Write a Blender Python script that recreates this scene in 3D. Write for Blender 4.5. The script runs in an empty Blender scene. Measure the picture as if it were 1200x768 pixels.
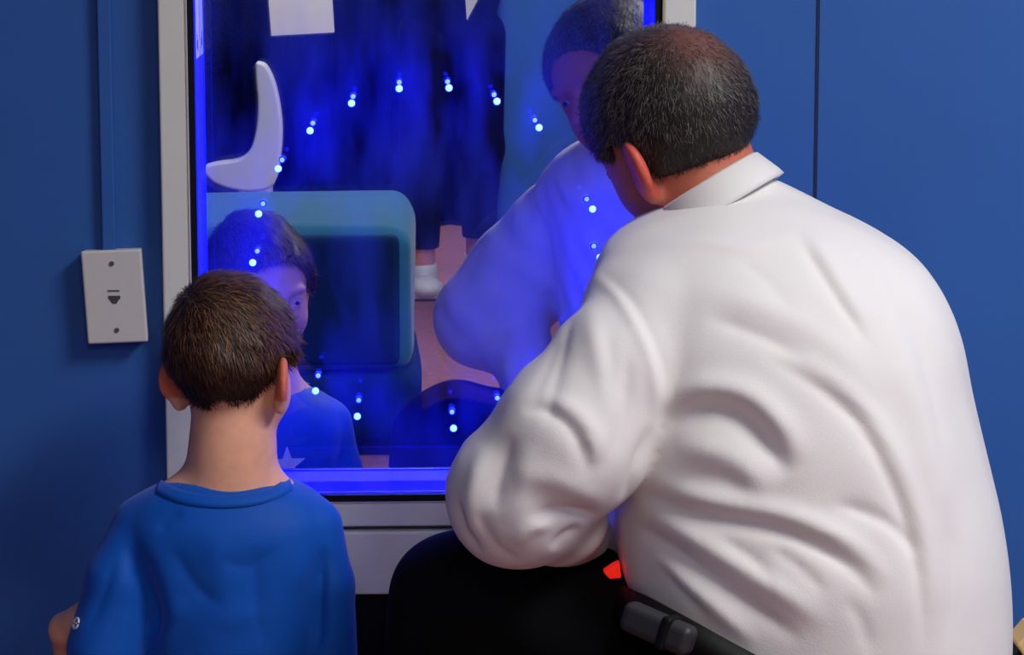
import bpy, math, random
import numpy as np
from mathutils import Vector, Matrix
random.seed(7); RNG = np.random.default_rng(7)
S = bpy.context.scene; COL = S.collection
PI = math.pi

# ------------------------------------------------------------------ camera
FPX = 3300.0; CAM = np.array([0.0, -3.55, 1.42]); YM = 0.06      # YM: plane of the mirror
PITCH = math.atan(518 / FPX); YAW = math.atan(129 / FPX * math.cos(PITCH))
FWD = np.array([math.sin(YAW) * math.cos(PITCH), math.cos(YAW) * math.cos(PITCH), -math.sin(PITCH)])
RGT = np.array([math.cos(YAW), -math.sin(YAW), 0.0]); UP = np.cross(RGT, FWD)
def at(px, py, Y):
    d = FWD + RGT * (px - 600) / FPX + UP * (384 - py) / FPX
    return CAM + d * (Y - CAM[1]) / d[1]
def proj(P):
    V = P - CAM; w = V @ FWD
    return 600 + (V @ RGT) / w * FPX, 384 - (V @ UP) / w * FPX
def mm(Y): return (Y - CAM[1]) / FPX                           # metres per pixel at depth Y
def refl(px, py, z):                                            # where a thing seen in the mirror stands
    p = at(px, py, YM + z); p[1] = YM - z; return p
cam = bpy.data.cameras.new('camera'); co = bpy.data.objects.new('camera', cam); COL.objects.link(co)
cam.sensor_width = 36; cam.lens = FPX / 1200 * 36; cam.clip_start = 0.05
Rm = Matrix((RGT, UP, -FWD)).transposed(); co.matrix_world = Matrix.Translation(Vector(CAM)) @ Rm.to_4x4()
S.camera = co

# ------------------------------------------------------------------ materials
def lin(c):
    return tuple(((x / 255) / 12.92 if x / 255 <= 0.04045 else ((x / 255 + 0.055) / 1.055) ** 2.4) for x in c)
def mat(name, rgb, rough=0.6, metal=0.0, spec=0.4, noise=0.0, nscale=40, bump=0.0, bscale=200, vcol=False, emis=None, estr=0, sheen=0, coords='Object'):
    m = bpy.data.materials.new(name); m.use_nodes = True; nt = m.node_tree; b = nt.nodes['Principled BSDF']
    c = lin(rgb); b.inputs['Base Color'].default_value = (*c, 1); b.inputs['Roughness'].default_value = rough
    b.inputs['Metallic'].default_value = metal; b.inputs['Specular IOR Level'].default_value = spec
    if sheen: b.inputs['Sheen Weight'].default_value = sheen
    tc = nt.nodes.new('ShaderNodeTexCoord')
    src = None
    if vcol:
        a = nt.nodes.new('ShaderNodeAttribute'); a.attribute_name = 'tint'; src = a.outputs['Color']
        nt.links.new(src, b.inputs['Base Color'])
    if noise:
        n = nt.nodes.new('ShaderNodeTexNoise'); n.inputs['Scale'].default_value = nscale; n.inputs['Detail'].default_value = 5
        nt.links.new(tc.outputs[coords], n.inputs['Vector'])
        r = nt.nodes.new('ShaderNodeMapRange'); r.inputs[1].default_value = 0.3; r.inputs[2].default_value = 0.7
        r.inputs[3].default_value = 1 - noise; r.inputs[4].default_value = 1 + noise
        nt.links.new(n.outputs['Fac'], r.inputs[0])
        mx = nt.nodes.new('ShaderNodeVectorMath'); mx.operation = 'SCALE'
        if src: nt.links.new(src, mx.inputs[0])
        else: mx.inputs[0].default_value = c
        nt.links.new(r.outputs[0], mx.inputs['Scale']); nt.links.new(mx.outputs[0], b.inputs['Base Color'])
    if bump:
        n2 = nt.nodes.new('ShaderNodeTexNoise'); n2.inputs['Scale'].default_value = bscale; n2.inputs['Detail'].default_value = 3
        nt.links.new(tc.outputs[coords], n2.inputs['Vector'])
        bp = nt.nodes.new('ShaderNodeBump'); bp.inputs['Strength'].default_value = bump; bp.inputs['Distance'].default_value = 0.002
        nt.links.new(n2.outputs['Fac'], bp.inputs['Height']); nt.links.new(bp.outputs[0], b.inputs['Normal'])
    if emis:
        b.inputs['Emission Color'].default_value = (*emis, 1); b.inputs['Emission Strength'].default_value = estr
    return m
M = {}
M['wall'] = mat('wall_paint', (46, 97, 172), 0.55, spec=0.3, noise=0.04, nscale=3, bump=0.06, bscale=120)
M['frame'] = mat('grey_frame_metal', (226, 228, 216), 0.45, noise=0.02, nscale=20)
M['black'] = mat('black_rubber', (8, 8, 10), 0.6, spec=0.2)
M['dark'] = mat('dark_recess', (14, 15, 22), 0.8, spec=0.1)
M['edge'] = mat('brass_yellow_lip', (186, 176, 120), 0.5)
M['plate'] = mat('ivory_plastic', (214, 212, 206), 0.35, noise=0.015, nscale=60)
M['screw'] = mat('screw_steel', (110, 110, 108), 0.4, metal=0.6)
M['reveal'] = mat('cavity_lit_blue', (22, 26, 250), 0.6)  # blue LED light on the cavity walls put into their base colour
M['white_fabric'] = mat('white_cotton', (230, 228, 226), 0.75, spec=0.2, noise=0.012, nscale=8, bump=0.12, bscale=500, sheen=0.15)
M['blue_fabric'] = mat('blue_sport_fabric', (2, 84, 186), 0.6, spec=0.2, noise=0.04, nscale=12, bump=0.08, bscale=600, sheen=0.1)
M['trouser'] = mat('black_trouser', (9, 9, 12), 0.9, spec=0.1, bump=0.1, bscale=300)
M['skin_m'] = mat('ruddy_skin', (190, 110, 90), 0.5, spec=0.35, vcol=True, noise=0.06, nscale=60, bump=0.08, bscale=300)
M['hair'] = mat('hair_fibre', (40, 35, 32), 0.5, spec=0.4, vcol=True)
M['belt'] = mat('black_leather', (8, 8, 9), 0.6, spec=0.2)
M['radio'] = mat('dark_grey_plastic', (42, 43, 46), 0.5, spec=0.5)
M['red'] = mat('red_plastic', (255, 40, 16), 0.4, emis=(1, 0.02, 0.01), estr=0.5)
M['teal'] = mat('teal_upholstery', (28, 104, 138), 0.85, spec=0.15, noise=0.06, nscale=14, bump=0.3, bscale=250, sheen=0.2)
M['teal_shaded'] = mat('shaded_teal_upholstery', (8, 42, 84), 0.85, spec=0.12, noise=0.1, nscale=10, bump=0.3, bscale=250)  # teal with the shade of the chair's front and base put in
M['carpet'] = mat('carpet_pile', (148, 100, 91), 0.95, spec=0.05, noise=0.22, nscale=45, bump=0.6, bscale=160)
M['ceil'] = mat('ceiling_tile', (205, 205, 205), 0.9, spec=0.1, noise=0.05, nscale=10)
M['curtain'] = mat('navy_curtain', (10, 13, 30), 0.9, spec=0.05, noise=0.1, nscale=8)
M['paper'] = mat('paper', (232, 230, 220), 0.7, noise=0.02, nscale=10)
M['white'] = mat('white_plastic', (242, 242, 248), 0.3, noise=0.01, nscale=10)
M['jeans'] = mat('navy_cloth', (16, 18, 34), 0.85, spec=0.1, noise=0.1, nscale=20)
M['rubber_w'] = mat('sneaker_white', (225, 225, 225), 0.5, noise=0.03, nscale=30)
M['eye'] = mat('eye_white', (185, 178, 172), 0.2)
M['iris'] = mat('iris_brown', (50, 30, 20), 0.2)
M['star'] = mat('star_print', (225, 232, 240), 0.5)
M['wood'] = mat('tan_wood', (206, 176, 120), 0.5, noise=0.1, nscale=15)
M['led'] = mat('led_dome', (200, 220, 255), 0.3, emis=(0.005, 0.0125, 1.0), estr=90)
M['back_glow'] = mat('led_added_glow', (200, 220, 255), 0.3, emis=(0.00025, 0.0006, 1.0), estr=1150)  # added rear emitter for the mirrored dots and halos
M['strip'] = mat('added_blue_strip', (60, 80, 255), 0.3, emis=(0.0, 0.001, 1.0), estr=5)  # added emitter for the even blue band round the glass
M['off'] = mat('led_dark', (20, 24, 60), 0.3)
M['panel'] = mat('light_diffuser', (240, 240, 240), 0.5, emis=(1, 0.97, 0.92), estr=3)
def mirror_mat():
    m = bpy.data.materials.new('dusty_blue_haze_mirror'); m.use_nodes = True; nt = m.node_tree; nt.nodes.clear()
    o = nt.nodes.new('ShaderNodeOutputMaterial'); g = nt.nodes.new('ShaderNodeBsdfGlossy'); g.inputs['Roughness'].default_value = 0.0
    g.inputs['Color'].default_value = (0.86, 0.87, 0.9, 1)
    d = nt.nodes.new('ShaderNodeBsdfDiffuse'); d.inputs['Color'].default_value = (0.12, 0.2, 0.95, 1)  # dust tinted blue so the LED haze on the glass stays blue
    mx = nt.nodes.new('ShaderNodeMixShader')
    tc = nt.nodes.new('ShaderNodeTexCoord'); n = nt.nodes.new('ShaderNodeTexNoise'); n.inputs['Scale'].default_value = 9; n.inputs['Detail'].default_value = 6
    mp = nt.nodes.new('ShaderNodeMapping'); mp.inputs['Scale'].default_value = (1.6, 1, 0.6); nt.links.new(tc.outputs['Object'], mp.inputs[0]); nt.links.new(mp.outputs[0], n.inputs[0])
    r = nt.nodes.new('ShaderNodeMapRange'); r.inputs[1].default_value = 0.35; r.inputs[2].default_value = 0.7; r.inputs[3].default_value = DUST0; r.inputs[4].default_value = DUST1
    nt.links.new(n.outputs['Fac'], r.inputs[0]); nt.links.new(r.outputs[0], mx.inputs[0])
    nt.links.new(g.outputs[0], mx.inputs[1]); nt.links.new(d.outputs[0], mx.inputs[2]); nt.links.new(mx.outputs[0], o.inputs[0]); return m
DUST0, DUST1 = 0.008, 0.165
M['mirror'] = mirror_mat()
def pane_mat():
    m = bpy.data.materials.new('clear_acrylic'); m.use_nodes = True; nt = m.node_tree; nt.nodes.clear()
    o = nt.nodes.new('ShaderNodeOutputMaterial'); g = nt.nodes.new('ShaderNodeBsdfGlossy'); g.inputs['Roughness'].default_value = 0.0
    t = nt.nodes.new('ShaderNodeBsdfTransparent'); t.inputs[0].default_value = (0.97, 0.98, 1, 1); mx = nt.nodes.new('ShaderNodeMixShader'); mx.inputs[0].default_value = 0.05
    nt.links.new(t.outputs[0], mx.inputs[1]); nt.links.new(g.outputs[0], mx.inputs[2]); nt.links.new(mx.outputs[0], o.inputs[0]); return m
M['pane'] = pane_mat()

# ------------------------------------------------------------------ object helpers
def tag(o, label=None, cat=None, group=None, kind=None):
    if label: o['label'] = label
    if cat: o['category'] = cat
    if group: o['group'] = group
    if kind: o['kind'] = kind
    return o
def empty(name, loc=(0, 0, 0)):
    o = bpy.data.objects.new(name, None); COL.objects.link(o); o.location = Vector(loc); o.empty_display_size = 0.05; return o
def link(name, me, m, parent=None, smooth=True):
    o = bpy.data.objects.new(name, me); COL.objects.link(o)
    me.materials.clear(); me.materials.append(m)
    if smooth: me.shade_smooth()
    if parent is not None:
        o.parent = parent; o.location = -Vector(world_loc(parent))
    return o
def world_loc(o):
    v = Vector((0, 0, 0))
    while o is not None: v = v + o.location; o = o.parent
    return v
class MB:
    def __init__(s): s.v = []; s.f = []
    def box(s, a, b):
        n = len(s.v); (x0, y0, z0), (x1, y1, z1) = a, b
        s.v += [(x0, y0, z0), (x1, y0, z0), (x1, y1, z0), (x0, y1, z0), (x0, y0, z1), (x1, y0, z1), (x1, y1, z1), (x0, y1, z1)]
        s.f += [tuple(n + i for i in q) for q in ((0, 3, 2, 1), (4, 5, 6, 7), (0, 1, 5, 4), (1, 2, 6, 5), (2, 3, 7, 6), (3, 0, 4, 7))]; return s
    def ring(s, cx, cz, r, y0, y1, n=20):
        k = len(s.v)
        for y in (y0, y1):
            s.v += [(cx + r * math.cos(2 * PI * i / n), y, cz + r * math.sin(2 * PI * i / n)) for i in range(n)]
        s.f += [(k + i, k + (i + 1) % n, k + n + (i + 1) % n, k + n + i) for i in range(n)]
        s.f += [tuple(k + i for i in reversed(range(n))), tuple(k + n + i for i in range(n))]; return s
    def prism(s, pts, y0, y1):                                  # outline in x,z pushed along y
        k = len(s.v); n = len(pts); s.v += [(p[0], y0, p[1]) for p in pts] + [(p[0], y1, p[1]) for p in pts]
        s.f += [(k + i, k + (i + 1) % n, k + n + (i + 1) % n, k + n + i) for i in range(n)] + [tuple(k + i for i in reversed(range(n))), tuple(k + n + i for i in range(n))]; return s
    def build(s, name, m, parent=None, bevel=0, smooth=False):
        me = bpy.data.meshes.new(name); me.from_pydata([tuple(map(float, p)) for p in s.v], [], s.f); me.update()
        import bmesh
        bm = bmesh.new(); bm.from_mesh(me); bmesh.ops.recalc_face_normals(bm, faces=bm.faces); bm.to_mesh(me); bm.free()
        o = link(name, me, m, parent, smooth)
        if bevel:
            b = o.modifiers.new('bevel', 'BEVEL'); b.width = bevel; b.segments = 3; b.limit_method = 'ANGLE'
        return o

# ------------------------------------------------------------------ implicit surfaces
def V3(*a): return np.array(a, dtype=np.float64)
def smin(a, b, k):
    h = np.clip(0.5 + 0.5 * (b - a) / k, 0, 1); return b * (1 - h) + a * h - k * h * (1 - h)
def smax(a, b, k): return -smin(-a, -b, k)
def ell(P, c, r):
    q = (P - c) / r; l = np.sqrt((q * q).sum(-1)) + 1e-9; g = np.sqrt(((q / r) ** 2).sum(-1)) + 1e-9
    return l * (l - 1) / g
def cone(P, a, b, ra, rb):
    a = np.asarray(a, float); b = np.asarray(b, float); ab = b - a; t = np.clip(((P - a) @ ab) / (ab @ ab), 0, 1)
    return np.sqrt(((P - a - t[..., None] * ab) ** 2).sum(-1)) - (ra + (rb - ra) * t)
def chain(P, pts, k=0.01):
    d = None
    for (a, ra), (b, rb) in zip(pts[:-1], pts[1:]):
        e = cone(P, a, b, ra, rb); d = e if d is None else smin(d, e, k)
    return d
def rbox(P, c, hs, r):
    q = np.abs(P - c) - (np.asarray(hs) - r); return np.sqrt((np.maximum(q, 0) ** 2).sum(-1)) + np.minimum(q.max(-1), 0) - r
def nets(f, lo, hi, h, B=8):
    lo = np.asarray(lo, float); n = (np.ceil((np.asarray(hi) - lo) / (h * B)).astype(int)) * B
    nb = n // B; F = np.full(n, 1e3, dtype=np.float32)
    cx = [(np.arange(k) + 0.5) * B * h for k in nb]
    G = np.stack(np.meshgrid(*cx, indexing='ij'), -1) + lo
    fc = f(G.reshape(-1, 3)).reshape(nb)
    act = np.argwhere(np.abs(fc) < B * h * 1.6 + 0.01)
    inside = np.argwhere((fc < 0) & (np.abs(fc) >= B * h * 1.6 + 0.01))
    for i, j, k in inside: F[i*B:(i+1)*B, j*B:(j+1)*B, k*B:(k+1)*B] = -1
    off = np.stack(np.meshgrid(*[np.arange(B)] * 3, indexing='ij'), -1).reshape(-1, 3) * h
    for s in range(0, len(act), 400):
        A = act[s:s + 400]; P = (A[:, None, :] * B * h + off[None]) + lo
        v = f(P.reshape(-1, 3)).reshape(len(A), B, B, B)
        for q, (i, j, k) in enumerate(A): F[i*B:(i+1)*B, j*B:(j+1)*B, k*B:(k+1)*B] = v[q]
    ins = F < 0
    n1 = n - 1
    cnt = np.zeros(n1, np.int8)
    for a in (0, 1):
        for b in (0, 1):
            for c in (0, 1): cnt += ins[a:a + n1[0], b:b + n1[1], c:c + n1[2]]
    cells = np.argwhere((cnt > 0) & (cnt < 8)); idx = np.full(n1, -1, np.int64); idx[tuple(cells.T)] = np.arange(len(cells))
    acc = np.zeros((len(cells), 3)); wt = np.zeros(len(cells))
    cor = [(a, b, c) for a in (0, 1) for b in (0, 1) for c in (0, 1)]
    for p in range(8):
        for q in range(p + 1, 8):
            if sum(abs(cor[p][i] - cor[q][i]) for i in range(3)) != 1: continue
            A = cells + cor[p]; Bc = cells + cor[q]; fa = F[tuple(A.T)]; fb = F[tuple(Bc.T)]
            fa = np.clip(fa, -9, 9); fb = np.clip(fb, -9, 9)
            m = (fa < 0) != (fb < 0); t = np.where(m, fa / np.where(m, fa - fb, 1), 0)
            acc[m] += (A + (Bc - A) * t[:, None])[m]; wt[m] += 1
    verts = acc / wt[:, None] * h + lo
    faces = []
    for ax in range(3):
        o1, o2 = (ax + 1) % 3, (ax + 2) % 3
        sl0 = [slice(1, n1[i]) for i in range(3)]; sl0[ax] = slice(0, n1[ax])
        sl1 = list(sl0); sl1[ax] = slice(1, n1[ax] + 1)
        a = ins[tuple(sl0)]; b = ins[tuple(sl1)]; E = np.argwhere(a != b)
        st = np.array([1, 1, 1]); st[ax] = 0; E = E + st; sgn = ins[tuple(E.T)]
        def g(d1, d2):
            C = E.copy(); C[:, o1] -= d1; C[:, o2] -= d2; return idx[tuple(C.T)]
        Q = np.stack([g(0, 0), g(1, 0), g(1, 1), g(0, 1)], 1)
        Q[~sgn] = Q[~sgn][:, ::-1]; faces.append(Q[(Q >= 0).all(1)])
    Q = np.concatenate(faces); return verts, Q
def vnormals(V, Q):
    a = V[Q[:, 2]] - V[Q[:, 0]]; b = V[Q[:, 3]] - V[Q[:, 1]]; n = np.cross(a, b); N = np.zeros_like(V)
    for i in range(4): np.add.at(N, Q[:, i], n)
    return N / (np.linalg.norm(N, axis=1, keepdims=True) + 1e-12)
def relax(V, Q, it=2, w=0.5):
    for _ in range(it):
        A = np.zeros_like(V); c = np.zeros(len(V))
        for i in range(4):
            np.add.at(A, Q[:, i], V[Q[:, (i + 1) % 4]]); np.add.at(A, Q[:, i], V[Q[:, (i + 3) % 4]]); np.add.at(c, Q[:, i], 2)
        V = V * (1 - w) + w * A / c[:, None]
    return V
def qmesh(name, V, Q, m, parent=None, tint=None):
    me = bpy.data.meshes.new(name)
    me.vertices.add(len(V)); me.vertices.foreach_set('co', V.astype(np.float32).ravel())
    k = Q.shape[1]
    me.loops.add(len(Q) * k); me.loops.foreach_set('vertex_index', Q.astype(np.int32).ravel())
    me.polygons.add(len(Q)); me.polygons.foreach_set('loop_start', np.arange(0, len(Q) * k, k, dtype=np.int32))
    me.update(calc_edges=True); me.validate()
    if tint is not None:
        a = me.color_attributes.new('tint', 'FLOAT_COLOR', 'POINT'); a.data.foreach_set('color', np.concatenate([tint, np.ones((len(tint), 1))], 1).astype(np.float32).ravel())
    return link(name, me, m, parent, True)
# folds: list of (polyline px, width px, height m); positive = ridge
def folds(V, N, fl, front=True):
    X, Y = proj(V); D = np.zeros(len(V))
    for pts, w, hgt in fl:
        p = np.array(pts, float); best = np.full(len(V), 1e9); tt = np.zeros(len(V)); L = 0
        seg = np.linalg.norm(p[1:] - p[:-1], axis=1); tot = seg.sum(); side = np.zeros(len(V))
        for i in range(len(p) - 1):
            ab = p[i + 1] - p[i]; t = np.clip(((X - p[i, 0]) * ab[0] + (Y - p[i, 1]) * ab[1]) / (ab @ ab), 0, 1)
            d = np.hypot(X - p[i, 0] - t * ab[0], Y - p[i, 1] - t * ab[1]); m = d < best
            best[m] = d[m]; tt[m] = ((L + t * seg[i]) / tot)[m]; L += seg[i]
        ta = np.clip(np.sin(PI * np.clip(tt, 0.0, 1.0)) * 1.35, 0, 1); b_ = best / w
        D += hgt * ta * (np.exp(-(np.sqrt(b_ * b_ + 0.04) - 0.2) * 1.35) if hgt < 0 else 0.8 * np.exp(-(b_ / 1.25) ** 2))
    if front:
        vd = CAM - V; vd /= np.linalg.norm(vd, axis=1, keepdims=True); D *= np.clip((N * vd).sum(1) * 2.2, 0, 1)
    return V + N * D[:, None]
def wav(V, f, amp, seed):                                       # soft irregular waves
    r = np.random.default_rng(seed); out = np.zeros(len(V))
    for i in range(7):
        k = r.normal(size=3); k /= np.linalg.norm(k); out += np.sin((V @ k) * f * r.uniform(0.6, 1.8) + r.uniform(0, 6.28))
    return out * amp / 2.6
def smoothpts(p, n=4):
    p = [np.array(q, float) for q in p]; out = []
    for i in range(len(p) - 1):
        a = p[max(i - 1, 0)]; b = p[i]; c = p[i + 1]; d = p[min(i + 2, len(p) - 1)]
        for j in range(n):
            t = j / n; out.append(0.5 * (2 * b + (c - a) * t + (2 * a - 5 * b + 4 * c - d) * t * t + (3 * b - 3 * c + d - a) * t ** 3))
    out.append(p[-1]); return out
# column: rows of (py, xl, xr, Yc, ry)
class Column:
    def __init__(s, rows, e=2.3):
        z, cx, rx, yc, ry = [], [], [], [], []
        rows = smoothpts(rows, 4)
        for py, xl, xr, Y, r in rows:
            p = at((xl + xr) / 2, py, Y); z.append(p[2]); cx.append(p[0]); rx.append((xr - xl) / 2 * mm(Y)); yc.append(Y); ry.append(r)
        o = np.argsort(z); s.z, s.cx, s.rx, s.yc, s.ry = [np.array(q)[o] for q in (z, cx, rx, yc, ry)]; s.e = e
    def __call__(s, P, grow=0.0):
        z = P[..., 2]; cx = np.interp(z, s.z, s.cx); rx = np.maximum(np.interp(z, s.z, s.rx) + grow, 0.004); yc = np.interp(z, s.z, s.yc); ry = np.maximum(np.interp(z, s.z, s.ry) + grow, 0.004)
        a = np.abs(P[..., 0] - cx) / rx; b = np.abs(P[..., 1] - yc) / ry
        l = (a ** s.e + b ** s.e) ** (1 / s.e) + 1e-9
        d = (l - 1) * np.minimum(rx, ry) * 0.9
        return smax(d, np.maximum(z - s.z[-1] - grow, s.z[0] - grow - z), 0.02)

# ------------------------------------------------------------------ heads and hands
class Head:                                                     # local: +x right side, +y face, +z up, origin at the skull's centre
    def __init__(s, c, yaw, pitch, roll, sc, child=False):
        Rz = Matrix.Rotation(yaw, 3, 'Z'); Rx = Matrix.Rotation(-pitch, 3, 'X'); Ry = Matrix.Rotation(roll, 3, 'Y')
        s.R = np.array(Rz @ Ry @ Rx); s.c = np.asarray(c, float); s.sc = sc; s.child = child; s.k = np.array([0.93, 0.92, 1.0]) if child else np.ones(3)
    def loc(s, P): return ((P - s.c) @ s.R) / (s.sc * s.k)
    def wor(s, p): return s.c + (np.asarray(p, float) * s.sc * s.k) @ s.R.T
    def skull(s, L, g=0.0):
        a = ell(L, V3(0, -0.012, 0.012), V3(0.074, 0.094, 0.086) + g)
        b = ell(L, V3(0, 0.03, 0.0), V3(0.066, 0.062, 0.072) + g * 0.9)
        return smin(a, b, 0.02)
    def f(s, P):
        L = s.loc(P); A = L.copy(); A[..., 0] = np.abs(A[..., 0])
        d = s.skull(L)
        ch = s.child; jw = 0.05 if ch else 0.056
        d = smin(d, ell(L, V3(0, 0.038, -0.055 if not ch else -0.045), V3(jw, 0.052, 0.066 if not ch else 0.055)), 0.03)
        d = smin(d, ell(A, V3(0.04 if not ch else 0.047, 0.025, -0.065 if not ch else -0.056), V3(0.024, 0.036, 0.03)), 0.03)   # jaw corners and cheeks
        d = smin(d, ell(L, V3(0, 0.078, -0.103 if not ch else -0.085), V3(0.02, 0.016, 0.016)), 0.02)    # chin
        d = smax(d, -ell(A, V3(0.031, 0.1, -0.012), V3(0.018, 0.016, 0.013)), 0.014)                # eye sockets
        d = smin(d, ell(A, V3(0.026, 0.083, 0.008), V3(0.024, 0.01, 0.006)), 0.01)                  # brows
        d = smin(d, cone(L, (0, 0.09, -0.005), (0, 0.113, -0.042), 0.007, 0.011), 0.012)
        d = smin(d, ell(A, V3(0.012, 0.098, -0.046), V3(0.008, 0.01, 0.007)), 0.006)
        d = smin(d, ell(L, V3(0, 0.09, -0.069), V3(0.023, 0.009, 0.005)), 0.006); d = smin(d, ell(L, V3(0, 0.089, -0.08), V3(0.02, 0.009, 0.006)), 0.006)
        ev = A - V3(0.031, 0.0765, -0.012); er = np.sqrt((ev ** 2).sum(-1))
        d = smin(d, smax(er - 0.0142, 0.002 - ev[..., 2], 0.002), 0.003); d = smin(d, smax(er - 0.0138, ev[..., 2] + 0.004, 0.002), 0.003)
        # ears: a rim standing off the head with a hollow inside
        u = math.radians(32); es = 1.2 if not ch else 1.18; E = (A - V3(0.073 if not ch else 0.077, -0.006, -0.026 if not ch else -0.038)) / es
        E2 = np.stack([E[..., 0] * math.cos(u) + E[..., 1] * math.sin(u), -E[..., 0] * math.sin(u) + E[..., 1] * math.cos(u), E[..., 2] - 0.12 * E[..., 1]], -1)
        e = smin(ell(E2, V3(0.006, -0.012, 0.006), V3(0.008, 0.02, 0.026)), ell(E2, V3(0.004, -0.002, -0.02), V3(0.007, 0.011, 0.014)), 0.01)
        e = smax(e, -ell(E2, V3(0.016, -0.008, 0.006), V3(0.008, 0.013, 0.018)), 0.004) * es
        return smin(d, e, 0.006) * s.sc
    def hairf(s, P, thick, nape=-0.05, n=0.0):
        L = s.loc(P); A = np.abs(L[..., 0]); y = L[..., 1]; z = L[..., 2]
        t = thick * np.clip((z - nape) / 0.05, 0.25, 1)
        lump = n * (np.sin(L[..., 0] * 190 + 3 * np.sin(z * 90)) * np.sin(y * 120 + 1) + np.sin(L[..., 0] * 75 + y * 60) + 0.6 * np.sin(z * 150 + L[..., 0] * 60))
        d = s.skull(L, 0.0) - t - lump
        # lower edge: nape behind, higher round the ears, hairline in front
        edge = np.interp(y, [-0.09, -0.05, -0.03, -0.012, 0.0, 0.022, 0.03, 0.05, 0.075, 0.1], [nape, nape, nape + 0.012, -0.016, 0.008, 0.01, -0.012, -0.002, 0.05, 0.075])
        edge = edge + np.where(y < -0.05, 0.006 * np.sin(L[..., 0] * 120), 0)
        return smax(d, edge - z, 0.006) * s.sc
def eyes(h, parent):
    for sx in (-1, 1):
        c = h.wor((sx * 0.031, 0.0765, -0.012)); r = 0.012 * h.sc
        bpyball('eye', c, r, M['eye'], parent); bpyball('iris', h.wor((sx * 0.031, 0.0835, -0.013)), 0.006 * h.sc, M['iris'], parent)
def ball(c, r, sub=2):
    import bmesh
    bm = bmesh.new(); bmesh.ops.create_icosphere(bm, subdivisions=sub, radius=1); v = np.array([x.co[:] for x in bm.verts]); f = np.array([[q.index for q in p.verts] for p in bm.faces]); bm.free()
    return v * np.asarray(r) + np.asarray(c), f
def bpyball(name, c, r, m, parent=None, sub=2):
    v, f = ball(c, r, sub); return qmesh(name, v, f, m, parent)
def handf(P, w, d, n, sc=1.0, curl=0.6, side=1):                # wrist, finger direction, palm normal
    w = np.asarray(w, float); d = np.asarray(d, float); d /= np.linalg.norm(d); n = np.asarray(n, float); n -= d * (n @ d); n /= np.linalg.norm(n); x = np.cross(d, n) * side
    Q = np.stack([(P - w) @ x, (P - w) @ d, (P - w) @ n], -1) / sc
    f = rbox(Q, V3(0, 0.045, 0), (0.04, 0.048, 0.014), 0.013)
    for k, (ox, ln) in enumerate(((-0.03, 0.07), (-0.01, 0.08), (0.01, 0.074), (0.03, 0.058))):
        a = V3(ox, 0.088, 0); c1 = curl; b = a + V3(ox * 0.1, math.cos(c1 * 0.6), math.sin(c1 * 0.6)) * ln * 0.45
        c = b + V3(0, math.cos(c1 * 1.4), math.sin(c1 * 1.4)) * ln * 0.33; e = c + V3(0, math.cos(c1 * 2.0), math.sin(c1 * 2.0)) * ln * 0.25
        f = smin(f, chain(Q, [(a, 0.0095), (b, 0.0088), (c, 0.008), (e, 0.007)], 0.003), 0.005)
    f = smin(f, chain(Q, [(V3(-0.03, 0.02, 0.004), 0.014), (V3(-0.058, 0.052, 0.014), 0.0105), (V3(-0.06, 0.085, 0.022), 0.009)], 0.004), 0.008)
    return f * sc
def hair_strands(name, head, V, Q, N, cnt, ln, wid, palette, parent, crown=(0.0, -0.055, 0.075), lift=0.25, keep=None, jit=0.35):
    ctr = V[Q].mean(1); nn = N[Q].mean(1); nn /= np.linalg.norm(nn, axis=1, keepdims=True)
    L = head.loc(ctr); ok = np.ones(len(ctr), bool)
    if keep is not None: ok = RNG.random(len(ctr)) < keep(L)
    ids = np.flatnonzero(ok); ids = RNG.choice(ids, cnt); c = ctr[ids] + RNG.normal(size=(cnt, 3)) * 0.0015; n = nn[ids]
    cw = head.wor(crown); fl = c - cw; up = head.R[:, 2]; fl = fl / (np.linalg.norm(fl, axis=1, keepdims=True) + 1e-6) - 0.4 * up
    fl += RNG.normal(size=fl.shape) * jit; fl -= n * (fl * n).sum(1, keepdims=True); fl /= np.linalg.norm(fl, axis=1, keepdims=True) + 1e-9
    l = ln * RNG.uniform(0.6, 1.3, (cnt, 1)); sd = np.cross(n, fl); w = wid * RNG.uniform(0.7, 1.3, (cnt, 1))
    b0 = c - n * 0.001; b1 = c + fl * l * 0.55 + n * l * lift * 0.6; b2 = c + fl * l + n * l * lift * 0.55
    VV = np.stack([b0 - sd * w, b0 + sd * w, b1 + sd * w * 0.8, b1 - sd * w * 0.8, b2], 1).reshape(-1, 3)
    k = np.arange(cnt)[:, None] * 5
    T = np.concatenate([k + [0, 1, 2], k + [0, 2, 3], k + [3, 2, 4]], 0)
    pc = palette(head.loc(c)); tint = np.repeat(pc, 5, axis=0)
    return VV, T, tint

# ================================================================== THE ROOM
def R2(px, py, Y): p = at(px, py, Y); return p[0], p[2]
yP = -0.015                                                     # front pane
gx0, gz0 = R2(237, 580, yP); gx1, _ = R2(763, 580, yP); gz1 = gz0 + 1.14     # glass opening
fy = -0.03                                                     # front of the frame
fx0, _ = R2(190, 300, fy); fx1, _ = R2(813, 300, fy); _, fzb = R2(405, 618, fy); fz1 = gz1 + 0.055
_, pz0 = R2(405, 697, fy)
RX0, RX1, RY0, ZC = -2.3, 2.6, -8.25, 2.75
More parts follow.
